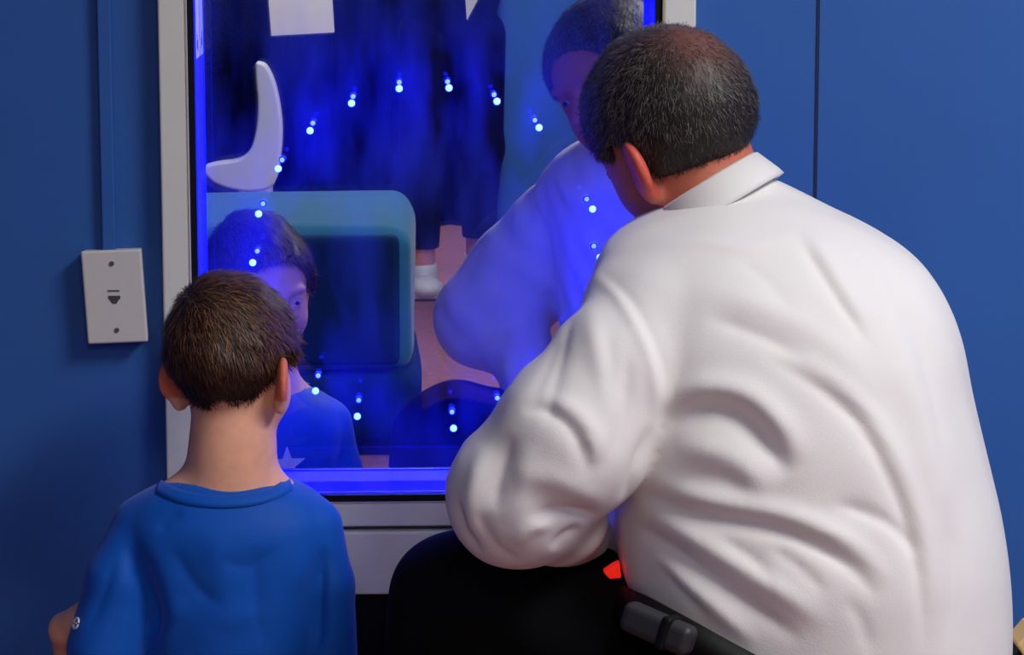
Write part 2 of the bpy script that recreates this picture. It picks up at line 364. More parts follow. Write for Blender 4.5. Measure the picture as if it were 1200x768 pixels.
# front wall with the opening the mirror is let into
ox0, ox1, oz0, oz1 = gx0 - 0.012, gx1 + 0.012, gz0 - 0.012, gz1 + 0.012
w = MB().box((RX0, 0, 0), (ox0, 0.14, ZC)).box((ox1, 0, 0), (RX1, 0.14, ZC)).box((ox0, 0, 0), (ox1, 0.14, oz0)).box((ox0, 0, oz1), (ox1, 0.14, ZC))
tag(w.build('wall_front', M['wall']), kind='structure')
tag(MB().box((RX0 - 0.1, RY0 - 0.1, -0.1), (RX1 + 0.1, 0.14, 0)).build('floor', M['carpet']), kind='structure')
tag(MB().box((RX0 - 0.1, RY0 - 0.1, ZC), (RX1 + 0.1, 0.14, ZC + 0.1)).build('ceiling', M['ceil']), kind='structure')
tag(MB().box((RX0 - 0.1, RY0, 0), (RX0, 0.14, ZC)).build('wall_left', M['wall']), kind='structure')
tag(MB().box((RX1, RY0, 0), (RX1 + 0.1, 0.14, ZC)).build('wall_right', M['wall']), kind='structure')
tag(MB().box((RX0 - 0.1, RY0 - 0.1, 0), (RX1 + 0.1, RY0, ZC)).build('wall_back', M['wall']), kind='structure')
tag(MB().box((RX0, -0.012, 0), (fx0 - 0.0, 0, 0.1)).box((fx1, -0.012, 0), (RX1, 0, 0.1)).build('baseboard_front', M['dark']), kind='structure')
# vertical panel joint to the right of the mirror
sx, _ = R2(957, 120, 0)
tag(MB().box((sx - 0.0022, -0.0012, 0), (sx + 0.0022, 0.001, ZC)).build('trim_1', mat('joint_dark_blue', (14, 34, 78), 0.7)), kind='structure')

# ------------------------------------------------------------------ mirror
mir = empty('light_up_mirror', ((fx0 + fx1) / 2, 0, pz0))
tag(mir, 'tall grey framed mirror with a ring of blue lights set in the blue wall', 'mirror')
iy = 0.0
f = MB().box((fx0, fy, fzb), (gx0 - 0.008, 0.0, fz1)).box((gx1 + 0.010, fy, fzb), (fx1, 0.0, fz1)).box((gx0 - 0.008, fy, fzb), (gx1 + 0.010, 0.0, gz0 - 0.009)).box((gx0 - 0.008, fy, gz1 + 0.009), (gx1 + 0.010, 0.0, fz1))
f.build('frame', M['frame'], mir, bevel=0.003)
tag(MB().box((fx0, fy - 0.003, pz0), (fx1, 0.0, fzb - 0.006)).build('lower_panel', M['frame'], mir, bevel=0.003), 'plain light grey panel below the glass')
MB().box((fx0 + 0.004, fy + 0.012, fzb - 0.008), (fx1 - 0.004, 0.0, fzb + 0.002)).build('groove', mat('groove_grey', (70, 72, 74), 0.7), mir)
MB().box((fx0 + 0.02, fy + 0.01, 0), (fx1 - 0.02, 0.0, pz0)).build('kick_board', M['dark'], mir)
def rectring(x0, x1, z0, z1, t, y0, y1):
    return MB().box((x0 - t, y0, z0 - t), (x0, y1, z1 + t)).box((x1, y0, z0 - t), (x1 + t, y1, z1 + t)).box((x0, y0, z0 - t), (x1, y1, z0)).box((x0, y0, z1), (x1, y1, z1 + t))
rectring(gx0, gx1, gz0, gz1, 0.0095, fy + 0.004, yP - 0.001).build('gasket', M['black'], mir)
rectring(gx0 - 0.0085, gx1 + 0.0085, gz0 - 0.0085, gz1 + 0.0085, 0.0014, fy - 0.0012, fy + 0.004).build('frame_lip', M['edge'], mir)
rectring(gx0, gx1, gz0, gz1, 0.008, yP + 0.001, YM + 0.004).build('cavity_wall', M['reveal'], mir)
pm = bpy.data.meshes.new('mirror_glass'); pm.from_pydata([(gx0, YM, gz0), (gx1, YM, gz0), (gx1, YM, gz1), (gx0, YM, gz1)], [], [(0, 1, 2, 3)]); link('mirror_glass', pm, M['mirror'], mir, False)
pm = bpy.data.meshes.new('front_pane'); pm.from_pydata([(gx0, yP, gz0), (gx1, yP, gz0), (gx1, yP, gz1), (gx0, yP, gz1)], [], [(0, 1, 2, 3)]); link('front_pane', pm, M['pane'], mir, False)
MB().box((gx0 - 0.01, YM + 0.004, gz0 - 0.01), (gx1 + 0.01, YM + 0.012, gz1 + 0.01)).build('back_board', M['black'], mir)
# blue strips added behind the front lip to light the cavity edges
t = 0.0015
for a, b in (((gx0 + 0.0001, yP + 0.002, gz0 + 0.01), (gx0 + t, yP + 0.006, gz1 - 0.01)), ((gx1 - t, yP + 0.002, gz0 + 0.01), (gx1 - 0.0001, yP + 0.006, gz1 - 0.01)),
             ((gx0 + 0.01, yP + 0.002, gz0 + 0.0001), (gx1 - 0.01, yP + 0.006, gz0 + t)), ((gx0 + 0.01, yP + 0.002, gz1 - t), (gx1 - 0.01, yP + 0.006, gz1 - 0.0001))):
    MB().box(a, b).build('added_light_strip', M['strip'], mir)
# ring of 22 lights
ccx, ccz = R2(500, 305, 0.0); rr = 205 * mm(0.0)
ico, icf = ball((0, 0, 0), 1, 2)
def ledmesh(nm, y, r, m):
    v = ico * np.array([r, r * 0.8, r]) + np.array([0, y, 0]); me = bpy.data.meshes.new(nm); me.from_pydata(v.tolist(), [], icf.tolist()); me.materials.append(m); me.shade_smooth(); return me
m_front, m_back, m_off = ledmesh('led', 0, 0.0046, M['led']), ledmesh('led_added_glow', 0.006, 0.0032, M['back_glow']), ledmesh('led', 0, 0.0046, M['off'])
m_disc = MB().ring(0, 0, 0.0046, 0.001, 0.005, 14)  # disc added to keep the front dome's light off the mirror
for k in range(22):
    a = math.radians(16.36 * k + 0.6); x = ccx + rr * math.cos(a); z = ccz + rr * math.sin(a)
    dead = k in (2, 16)
    if dead: continue
    o = bpy.data.objects.new('led', m_off if dead else m_front); COL.objects.link(o); o.parent = mir; o.location = Vector((x, 0.0, z)) - mir.location
    if dead: o['label'] = 'unlit light'
    so = m_disc.build('back_disc', M['black']); so.parent = o
    if not dead:
        b = bpy.data.objects.new('added_back_glow', m_back); COL.objects.link(b); b.parent = o  # small emitter added behind the LED to light the mirror
# white reflection at the cavity's upper left, built as a strip
_, s0 = R2(243, 66, 0.06)
st = MB().box((gx0 + 0.0002, yP + 0.012, s0), (gx0 + 0.001, YM - 0.004, s0 + 0.35)).build('reflection_strip', M['paper'], mir)
MB().box((gx0 + 0.001, yP + 0.03, s0 + 0.012), (gx0 + 0.0013, yP + 0.036, s0 + 0.03)).box((gx0 + 0.001, yP + 0.042, s0 + 0.008), (gx0 + 0.0013, yP + 0.047, s0 + 0.022)).build('reflection_mark', M['black'], st)

# ------------------------------------------------------------------ wall plate and its raceway
c = at(134, 348, -0.03); r = math.radians(3.6)
wp = empty('wall_socket', c); tag(wp, 'crooked off-white data outlet box with a single jack on the blue wall', 'outlet box')
def rot2(x, z): return x * math.cos(r) + z * math.sin(r), -x * math.sin(r) + z * math.cos(r)
def rotprism(x0, x1, z0, z1, y0, y1):
    # slightly skewed plate leaning to the right at its foot
    pts = [(x0, z0), (x1, z0), (x1, z1), (x0, z1)]; s = -0.055
    return MB().prism([(c[0] + x + s * z, c[2] + z + 0.035 * x) for x, z in pts], y0, y1)
hw, hh = 35.5 * mm(-0.03), 55.5 * mm(-0.03)
rotprism(-hw * 0.96, hw * 0.96, -hh * 0.97, hh * 0.97, -0.024, 0).build('box', M['plate'], wp, bevel=0.002)
rotprism(-hw, hw, -hh, hh, -0.031, -0.0235).build('cover_plate', M['plate'], wp, bevel=0.003)
def onpl(px, py): p = at(px, py, -0.0315); return p[0], p[2]
for px, py in ((131, 309), (137, 387)):
    x, z = onpl(px, py); MB().ring(x, z, 0.003, -0.0325, -0.0305, 16).build('screw', M['screw'], wp)
x, z = onpl(134, 350); jk = MB().box((x - 0.0075, -0.0318, z - 0.001), (x + 0.0075, -0.0309, z + 0.0035)).prism([(x - 0.006, z - 0.001), (x + 0.006, z - 0.001), (x + 0.0025, z - 0.0065), (x - 0.0025, z - 0.0065)], -0.0318, -0.0309)
jk.build('jack', mat('jack_shadow', (70, 70, 72), 0.6), wp)
x, z = onpl(133, 341); MB().box((x - 0.0075, -0.0317, z - 0.001), (x + 0.0075, -0.0309, z + 0.001)).build('printed_line', mat('print_grey', (90, 90, 95), 0.6), wp)
xa, za = R2(121, 292, 0); xb, _ = R2(137, 292, 0)
rc = MB().box((xa, -0.014, za - 0.004), (xb, 0, ZC)).build('cable_raceway', M['wall'], bevel=0.002)
tag(rc, 'narrow blue painted cable raceway running up the wall above the outlet box', 'cable raceway')

# ================================================================== MAN
man = empty('person', (at(900, 700, -0.45)[0], -0.45, 0.0))
tag(man, 'seated man in white dress shirt leaning towards the mirror, seen from behind', 'person')
hm = Head(at(783, 143, -0.38), math.radians(45), math.radians(15), math.radians(-20), 1.0)
Ctor = Column([
    (196, 836, 884, -0.40, 0.030), (212, 815, 915, -0.405, 0.055), (228, 790, 946, -0.41, 0.075), (245, 762, 980, -0.42, 0.098), (265, 730, 1022, -0.43, 0.12), (290, 703, 1062, -0.44, 0.14), (318, 692, 1091, -0.45, 0.155),
    (355, 694, 1112, -0.46, 0.168), (400, 700, 1128, -0.47, 0.178), (450, 706, 1139, -0.475, 0.185), (500, 710, 1151, -0.48, 0.19), (550, 713, 1163, -0.48, 0.195), (600, 716, 1175, -0.485, 0.198),
    (650, 720, 1184, -0.49, 0.2), (700, 730, 1189, -0.49, 0.2), (760, 750, 1190, -0.49, 0.2), (860, 760, 1188, -0.49, 0.2)])
def A(px, py, Y): return at(px, py, Y)
q = mm(-0.5)
arm = [(A(772, 378, -0.53), 76*q), (A(722, 440, -0.56), 80*q), (A(672, 512, -0.58), 90*q), (A(611, 577, -0.57), 84*q)]
fore = [(A(611, 580, -0.57), 82*q), (A(655, 606, -0.52), 54*q), (A(667, 624, -0.43), 43*q), (A(662, 664, -0.36), 36*q)]
def belly(P): return ell(P, A(840, 640, -0.34), V3(0.15, 0.14, 0.2))
def shirt_f(P):
    d = Ctor(P)
    cut = (P - A(722, 690, -0.5)) @ (lambda v: v / np.linalg.norm(v))(-np.cross(A(862, 770, -0.5) - A(722, 690, -0.5), V3(0, 1, 0)))
    d = smax(d, cut, 0.012)
    d = smin(d, smax(belly(P), cut, 0.012), 0.03)
    a = smin(chain(P, arm, 0.02), chain(P, fore, 0.02), 0.025)
    a = smin(a, cone(P, A(730, 350, -0.5), A(770, 420, -0.5), 40*q, 52*q), 0.03)
    # right upper arm, hidden ahead of the body
    ra = chain(P, [(A(1010, 370, -0.36), 0.075), (A(960, 520, -0.24), 0.07), (A(860, 540, -0.22), 0.055), (A(760, 552, -0.2), 0.045)], 0.02)
    d = smin(d, ra, 0.03)
    d = smin(d, a, 0.012)
    # open neckline
    nk = cone(P, A(846, 238, -0.41), A(806, 150, -0.37), 0.05, 0.05)
    return smax(d, -nk, 0.006)
fl = [
 ([(690, 316), (722, 345), (748, 388), (764, 430), (768, 478), (762, 500)], 5, 0.0045),
 ([(700, 318), (735, 348), (760, 388), (777, 430), (781, 478)], 5, -0.003),
 ([(932, 272), (950, 300), (966, 325), (985, 355), (1002, 379), (1020, 410)], 5, -0.0055),
 ([(942, 268), (962, 296), (980, 325), (1000, 355), (1018, 385)], 8, 0.004),
 ([(895, 417), (940, 442), (980, 470), (1010, 500), (1035, 545), (1055, 590), (1070, 640), (1080, 700), (1083, 768)], 9, -0.006),
 ([(905, 405), (955, 432), (995, 462), (1025, 496), (1052, 545), (1072, 595), (1086, 650), (1094, 720)], 10, 0.005),
 ([(826, 371), (870, 385), (910, 402), (950, 425)], 12, -0.004),
 ([(800, 345), (860, 350), (920, 372), (985, 415), (1030, 470)], 14, 0.004),
 ([(770, 505), (800, 486), (835, 480), (870, 492), (900, 522), (925, 560)], 15, -0.014),
 ([(775, 480), (805, 462), (840, 455), (880, 466), (915, 500), (940, 545)], 13, 0.011),
 ([(790, 530), (830, 528), (870, 545), (905, 580)], 13, 0.007),
 ([(745, 575), (800, 600), (860, 612), (910, 622), (960, 642), (1000, 668), (1030, 705)], 9, -0.009),
 ([(745, 550), (800, 578), (860, 592), (915, 602), (968, 622), (1012, 650), (1045, 690)], 10, 0.008),
 ([(735, 610), (780, 640), (820, 668), (860, 698), (900, 725), (940, 752)], 9, -0.009),
 ([(742, 592), (790, 618), (835, 645), (880, 672), (925, 700), (970, 735)], 10, 0.007),
 ([(760, 640), (800, 680), (850, 722), (890, 758)], 8, 0.006),
 ([(975, 590), (1010, 600), (1050, 620), (1075, 655)], 9, -0.006),
 ([(1109, 639), (1095, 560), (1080, 490), (1050, 420)], 14, 0.004),
 ([(1110, 768), (1118, 700), (1116, 640), (1106, 580)], 9, -0.003),
 ([(1020, 290), (1055, 340), (1082, 400), (1098, 470)], 14, -0.0035),
 # sleeve
 ([(672, 330), (662, 390), (650, 450), (640, 500)], 12, -0.004),
 ([(690, 350), (700, 410), (712, 460), (720, 500)], 10, 0.0045),
 ([(735, 400), (735, 450), (725, 510), (705, 560)], 8, -0.004),
 ([(762, 500), (748, 540), (736, 580), (725, 608)], 9, -0.006),
 ([(610, 480), (640, 480), (668, 500), (684, 530), (690, 560)], 9, -0.007),
 ([(630, 465), (662, 478), (690, 505), (702, 545)], 10, 0.006),
 ([(600, 510), (585, 560), (578, 600)], 11, -0.005), ([(570, 520), (556, 570), (550, 610), (562, 650)], 9, 0.006),
 ([(535, 585), (545, 620), (565, 652)], 8, -0.007), ([(620, 520), (612, 570), (600, 620)], 12, 0.004),
 ([(625, 612), (645, 600), (670, 600), (705, 606)], 7, -0.009), ([(600, 640), (622, 618), (650, 612)], 7, 0.006),
 ([(648, 645), (660, 630), (682, 618)], 6, -0.006), ([(600, 560), (640, 560), (680, 575), (712, 590)], 12, 0.006),
 ([(1040, 330), (1075, 400), (1096, 480), (1108, 560)], 8, -0.002), ([(860, 300), (900, 330), (930, 370)], 9, -0.0018),
 ([(990, 700), (1010, 730), (1020, 768)], 7, -0.003), ([(900, 640), (940, 668), (970, 700)], 6, -0.0035), ([(840, 630), (880, 655), (910, 685)], 6, -0.0035), ([(770, 660), (800, 695), (835, 730)], 5, -0.0045),
 ([(800, 560), (840, 560), (880, 575)], 7, -0.003), ([(655, 380), (640, 430), (622, 470)], 8, -0.002), ([(710, 380), (716, 430), (712, 480)], 7, -0.0025), ([(560, 600), (580, 640), (612, 660)], 6, -0.004),
 ([(700, 300), (760, 285), (820, 282), (880, 290), (935, 270)], 6, 0.002),
]
fl2 = [(smoothpts(p, 3), w, h * 1.15) for p, w, h in fl]
V, Q = nets(shirt_f, at(500, 680, -0.5) - V3(0.02, 0.28, 0.32), at(1210, 180, -0.4) + V3(0.03, 0.42, 0.02), 0.0042)
V = relax(V, Q, 3); N = vnormals(V, Q); V = V + N * (wav(V, 26, 0.0018, 3) + wav(V * V3(1, 1, 0.45), 70, 0.0009, 4))[:, None]
V = folds(V, vnormals(V, Q), fl2); V = relax(V, Q, 3)
bk = np.clip(vnormals(V, Q)[:, 1] * 2, 0, 1); V = V + vnormals(V, Q) * (bk * wav(V * V3(1, 1, 1.4), 62, 0.0045, 21))[:, None]
shirt = qmesh('shirt', V, Q, M['white_fabric'], man)
# collar: a folded band round the neck
def band(name, path, up, h0, th, m, parent, flare=0.006):
    path = [np.array(p, float) for p in smoothpts(path, 6)]; n = len(path); vv = []
    ctr = sum(path) / n
    for i, p in enumerate(path):
        tg = path[min(i + 1, n - 1)] - path[max(i - 1, 0)]; tg /= np.linalg.norm(tg); out = np.cross(tg, up); out /= np.linalg.norm(out)
        if out @ (p - ctr) < 0: out = -out
        hh_ = h0
        prof = [(0.0, -0.25), (0.001, 1.0), (0.004, 1.1), (0.0085, 1.02), (0.0105 + flare, 0.0), (0.0125 + flare, -0.28), (0.0095 + flare, -0.3), (0.006, 0.6), (0.004, 0.6), (0.004, -0.25)]
        vv += [p + out * a + up * b * hh_ for a, b in prof]
    k = 10; F = []
    for i in range(n - 1):
        for j in range(k): F.append((i * k + j, i * k + (j + 1) % k, (i + 1) * k + (j + 1) % k, (i + 1) * k + j))
    return qmesh(name, np.array(vv), np.array(F), m, parent)
cu = V3(-0.52, 0.18, 0.84); cu /= np.linalg.norm(cu)
cen = A(843, 240, -0.41)
e1 = np.cross(cu, V3(0, 1, 0)); e1 /= np.linalg.norm(e1); e2 = np.cross(cu, e1)
fr = V3(-math.sin(math.radians(48)), math.cos(math.radians(48)), 0); a0 = math.atan2(fr @ e2, fr @ e1)
path = [cen + e1 * 0.059 * math.cos(t) + e2 * 0.062 * math.sin(t) for t in np.linspace(a0 + 0.3, a0 + 2 * PI - 0.3, 22)]
band('collar', path, cu, 0.027, 0.004, M['white_fabric'], shirt, flare=0.009)
# body
neck_m = [(A(846, 265, -0.43), 0.056), (A(830, 215, -0.40), 0.056), (A(802, 165, -0.37), 0.06)]
hand_m = A(655, 690, -0.32)
def man_body(P):
    d = hm.f(P); d = smin(d, chain(P, neck_m, 0.02), 0.025)
    d = smin(d, Ctor(P, -0.036), 0.03); d = smin(d, cone(P, A(850, 730, -0.44), A(980, 800, -0.46), 0.1, 0.13), 0.03)
    a = chain(P, [(A(790, 390, -0.53), 0.055), (A(620, 578, -0.56), 0.04), (A(664, 620, -0.44), 0.028), (hand_m, 0.027)], 0.02)
    b = chain(P, [(A(1010, 370, -0.36), 0.055), (A(960, 520, -0.24), 0.05), (A(860, 540, -0.22), 0.04), (A(700, 560, -0.19), 0.027)], 0.02)
    d = smin(smin(d, a, 0.02), b, 0.02)
    d = smin(d, handf(P, hand_m, V3(0.2, 0.95, -0.4), V3(-0.2, -0.3, -1), 1.0, 0.7, -1), 0.01)
    d = smin(d, handf(P, A(700, 560, -0.19), V3(-0.9, 0.05, -0.3), V3(0, 0, -1), 1.0, 0.7, 1), 0.01)
    return smax(d, -(P[..., 2] - 0.5), 0.01)
V, Q = nets(man_body, V3(-0.06, -0.72, 0.48), at(1205, 20, -0.38) + V3(0.02, 0.5, 0.03), 0.0034); V = relax(V, Q, 1)
L = hm.loc(V); AX = np.abs(L[:, 0])
def mixc(a, b, t): return a * (1 - t[:, None]) + b * t[:, None]
sk = np.tile(np.array(lin((196, 112, 88))), (len(V), 1)); red = np.array(lin((214, 96, 80)))
sk = mixc(sk, red, np.clip((AX - 0.07) / 0.01, 0, 1) * (np.abs(L[:, 2]) < 0.06)); sk = mixc(sk, np.array(lin((168, 72, 66))), np.clip(1 - np.hypot(L[:, 0] / 0.024, (L[:, 2] + 0.074) / 0.011), 0, 1) * (L[:, 1] > 0.07))
body = qmesh('body', V, Q, M['skin_m'], man, sk); eyes(hm, man)
V, Q = nets(lambda P: hm.hairf(P, 0.012, -0.08, 0.0006), hm.c - 0.14, hm.c + 0.14, 0.003); V = relax(V, Q, 1); N = vnormals(V, Q)
def crownw(L): return np.clip(1.15 - np.sqrt(((L - V3(0.015, -0.072, 0.07)) ** 2).sum(-1)) / 0.06, 0, 1)
def pal_m(L):
    n = len(L); g = RNG.random(n); dark = np.array(lin((30, 26, 25))); grey = np.array(lin((128, 118, 112)))
    low = np.clip((L[:, 2] + 0.03) / 0.07, 0.08, 1); t = np.where(g < 0.6 * low, RNG.uniform(0.3, 1, n), RNG.uniform(0, 0.2, n))
    return mixc(np.tile(dark, (n, 1)), grey, t)
L = hm.loc(V); base = np.tile(np.array(lin((34, 29, 27))), (len(V), 1)); base = mixc(base, np.array(lin((132, 84, 74))), crownw(L) * 0.9)
a1, a2, a3 = hair_strands('hair', hm, V, Q, N, 30000, 0.009, 0.00026, pal_m, man, lift=0.22, keep=lambda L: 1 - 0.8 * crownw(L))
nV = len(V); tri = np.concatenate([Q[:, [0, 1, 2]], Q[:, [0, 2, 3]], a2 + nV])
qmesh('hair', np.concatenate([V, a1]), tri, M['hair'], man, np.concatenate([base, a3]))
# trousers
def trou_f(P):
    d = smin(cone(P, A(830, 790, -0.46), A(560, 712, -0.42), 0.125, 0.088), cone(P, A(835, 830, -0.46), A(1010, 830, -0.46), 0.15, 0.16), 0.05)
    d = smin(d, cone(P, A(1000, 830, -0.42), A(720, 740, -0.16), 0.12, 0.085), 0.04)
    kn = A(540, 716, -0.41); k2 = A(700, 740, -0.16)
    d = smin(d, chain(P, [(kn, 0.084), (V3(kn[0] - 0.01, kn[1] + 0.02, 0.35), 0.075), (V3(kn[0] - 0.01, kn[1] - 0.02, 0.09), 0.065)], 0.03), 0.03)
    d = smin(d, chain(P, [(k2, 0.08), (V3(k2[0], -0.16, 0.35), 0.072), (V3(k2[0], -0.26, 0.09), 0.062)], 0.03), 0.03)
    d = smin(d, smax(Ctor(P, -0.022), P[..., 2] - 0.63, 0.01), 0.02)
    return smax(d, 0.085 - P[..., 2], 0.01)
V, Q = nets(trou_f, V3(-0.08, -0.74, 0.05), V3(0.75, 0.03, 0.78), 0.006); V = relax(V, Q, 2); V = V + vnormals(V, Q) * wav(V, 45, 0.003, 9)[:, None]
V[:, 1] = np.minimum(V[:, 1], -0.052)
tr = qmesh('trousers', V, Q, M['trouser'], man)
def shoe(P0, d, m, parent, L_=0.29, w=0.05, name='shoe'):   # toe, heel and ankle collar
    d = np.asarray(d, float); d /= np.linalg.norm(d); P0 = np.asarray(P0, float)
    def f(P):
        X = (P - P0); u = X @ d; v = X @ V3(-d[1], d[0], 0); z = X[..., 2]; K = np.stack([v, u, z], -1)
        a = smin(ell(K, V3(0, 0.17 * L_ / 0.29, 0.04), V3(w, 0.085, 0.042)), ell(K, V3(0, -0.01, 0.05), V3(w * 0.85, 0.07, 0.055)), 0.04)
        a = smin(a, rbox(K, V3(0, 0.075 * L_ / 0.29, 0.018), (w * 0.98, 0.15 * L_ / 0.29, 0.017), 0.014), 0.012); return smax(smin(a, ell(K, V3(0, 0.01, 0.09), V3(w * 0.8, 0.055, 0.04)), 0.03), 0.002 - z, 0.006)
    v, qd = nets(f, P0 - V3(0.3, 0.3, 0.02), P0 + V3(0.3, 0.3, 0.16), 0.005); return qmesh(name, v, qd, m, parent)
kn = A(540, 716, -0.41); shoe((kn[0] - 0.01, kn[1] - 0.04, 0), (-0.3, 1, 0), M['belt'], man); shoe((0.21, -0.3, 0), (-0.1, 1, 0), M['belt'], man, L_=0.2)
# belt following the waist, pouch on it
bp = [(A(x, y, Y)) for x, y, Y in ((716, 682, -0.4), (722, 697, -0.5), (752, 712, -0.6), (800, 738, -0.665), (862, 772, -0.69), (930, 806, -0.69), (1010, 838, -0.675), (1090, 860, -0.62), (1150, 870, -0.55))]
bu = V3(0.35, 0.12, 0.93); bu /= np.linalg.norm(bu)
pts = smoothpts(bp, 5); vv = []; 
for i, p in enumerate(pts):
    tg = pts[min(i + 1, len(pts) - 1)] - pts[max(i - 1, 0)]; tg /= np.linalg.norm(tg); out = np.cross(tg, bu); out = out if out[1] < 0 else -out; out /= np.linalg.norm(out)
    vv += [p + out * 0.004 + bu * 0.013, p + out * 0.004 - bu * 0.022, p - out * 0.006 - bu * 0.022, p - out * 0.006 + bu * 0.013]
Fq = [(i * 4 + j, i * 4 + (j + 1) % 4, (i + 1) * 4 + (j + 1) % 4, (i + 1) * 4 + j) for i in range(len(pts) - 1) for j in range(4)]
qmesh('belt', np.array(vv), np.array(Fq), M['belt'], man)
# pouch
pa, pb = A(738, 722, -0.665), A(806, 752, -0.705); pd = (pb - pa); pl = np.linalg.norm(pd); pd /= pl; pn = np.cross(pd, V3(0, 1, 0)); pn /= np.linalg.norm(pn); py_ = np.cross(pn, pd)
ctr = (pa + pb) / 2
def frame_f(fn): return lambda P: fn(np.stack([(P - ctr) @ pd, (P - ctr) @ py_, (P - ctr) @ pn], -1))
po = empty('phone_pouch', tuple(ctr)); tag(po, 'dark grey phone pouch clipped to the seated man\'s belt', 'phone pouch')
v, qd = nets(frame_f(lambda K: rbox(K, V3(0, 0, 0), (pl / 2 + 0.006, 0.013, 0.0165), 0.009)), ctr - 0.07, ctr + 0.07, 0.002); qmesh('pouch_body', v, qd, M['radio'], po)
v, qd = nets(frame_f(lambda K: rbox(K, V3(0.012, 0, 0), (0.006, 0.0155, 0.0185), 0.004)), ctr - 0.07, ctr + 0.07, 0.0015); qmesh('clip', v, qd, M['belt'], po)
# unidentified red scrap between sleeve and side, with emission added to its material
rp = A(715, 668, -0.52)
tg_ = MB().prism([(rp[0] - 0.008, rp[2] - 0.001), (rp[0] - 0.001, rp[2] - 0.009), (rp[0] + 0.012, rp[2] - 0.008), (rp[0] + 0.01, rp[2] + 0.01), (rp[0] + 0.002, rp[2] + 0.006)], rp[1] - 0.008, rp[1] + 0.008).build('red_scrap', M['red'], bevel=0.002)
tag(tg_, 'small glowing red object peeking out between the white sleeve and the black trousers', 'light')
# stool
cx_, cz_ = A(925, 760, -0.47)[0], 0.36
sto = empty('chair', (cx_, -0.45, 0)); tag(sto, 'tan wooden chair edge at the lower right beside the seated man in white', 'chair')
MB().box((cx_ - 0.2, -0.63, 0.33), (cx_ + 0.2, -0.27, 0.352)).build('seat', M['belt'], sto, bevel=0.008)
for a in (-0.18, 0.18):
    for b in (-0.6, -0.3): MB().box((cx_ + a - 0.018, b - 0.018, 0), (cx_ + a + 0.018, b + 0.018, 0.33)).build('leg', M['wood'], sto, bevel=0.004)
bx, bz = R2(1198, 735, -0.5)
MB().prism([(bx - 0.012, bz - 0.014), (bx + 0.004, bz + 0.006), (bx + 0.06, bz + 0.01), (bx + 0.06, bz - 0.03), (bx + 0.0, bz - 0.032)], -0.53, -0.48).build('arm_rest', M['wood'], sto, bevel=0.003)
MB().prism([(bx - 0.02, bz - 0.034), (bx - 0.006, bz - 0.017), (bx + 0.06, bz - 0.032), (bx + 0.06, 0.34), (bx - 0.03, 0.34)], -0.525, -0.485).build('side_panel', M['black'], sto)

# ================================================================== BOY
boy = empty('person', (at(265, 700, -0.26)[0], -0.26, 0.0))
tag(boy, 'small boy with short brown hair in a blue t-shirt, seen from behind', 'person')
hb = Head(at(273, 416, -0.25), math.radians(-27), math.radians(10), math.radians(-3), 0.89, True)
Ct = Column([(552, 222, 306, -0.262, 0.030), (562, 200, 334, -0.262, 0.045), (575, 166, 366, -0.262, 0.062), (590, 145, 384, -0.26, 0.074), (612, 138, 394, -0.26, 0.084), (645, 146, 392, -0.26, 0.088), (690, 160, 380, -0.26, 0.088), (740, 163, 378, -0.26, 0.086), (800, 166, 378, -0.26, 0.086), (900, 156, 388, -0.26, 0.09), (960, 158, 386, -0.26, 0.09)], 2.2)
qb = mm(-0.27)
lsl = [(A(165, 618, -0.268), 37*qb), (A(142, 680, -0.285), 42*qb), (A(124, 760, -0.295), 46*qb)]
rsl = [(A(368, 618, -0.268), 36*qb), (A(380, 685, -0.275), 36*qb), (A(385, 775, -0.28), 36*qb)]
def tee_f(P):
    d = Ct(P); d = smin(d, smin(chain(P, lsl, 0.01), chain(P, rsl, 0.01), 0.001), 0.007)
    nk = ell(P, A(267, 556, -0.245), V3(0.072, 0.06, 0.024)); d = smax(d, -nk, 0.004)
    return smax(d, P[..., 2] * -1 + 0.22, 0.01)
V, Q = nets(tee_f, V3(-0.48, -0.40, 0.2), V3(-0.02, -0.13, 0.76), 0.0036); V = relax(V, Q, 2)
N = vnormals(V, Q); V = V + N * (wav(V, 30, 0.0016, 13))[:, None]
flb = [([(150, 640), (172, 690), (182, 740), (176, 768)], 10, -0.012), ([(165, 620), (190, 670), (205, 730)], 12, 0.004), ([(185, 625), (195, 610), (215, 600)], 8, -0.003),
 ([(380, 640), (376, 690), (372, 768)], 8, -0.010), ([(350, 640), (356, 700), (352, 768)], 12, 0.003),
 ([(200, 640), (230, 690), (270, 715)], 14, -0.004), ([(250, 620), (262, 680), (255, 740)], 14, 0.004), ([(300, 640), (300, 700), (310, 768)], 14, -0.004), ([(215, 700), (200, 730), (185, 768)], 10, 0.005),
 ([(230, 768), (260, 730), (320, 720)], 12, 0.003), ([(100, 740), (120, 700), (135, 650)], 9, -0.004), ([(330, 640), (290, 665), (250, 650)], 12, -0.003)]
V = folds(V, vnormals(V, Q), [(smoothpts(p, 3), w, h) for p, w, h in flb]); V = relax(V, Q, 1)
tee = qmesh('t_shirt', V, Q, M['blue_fabric'], boy)
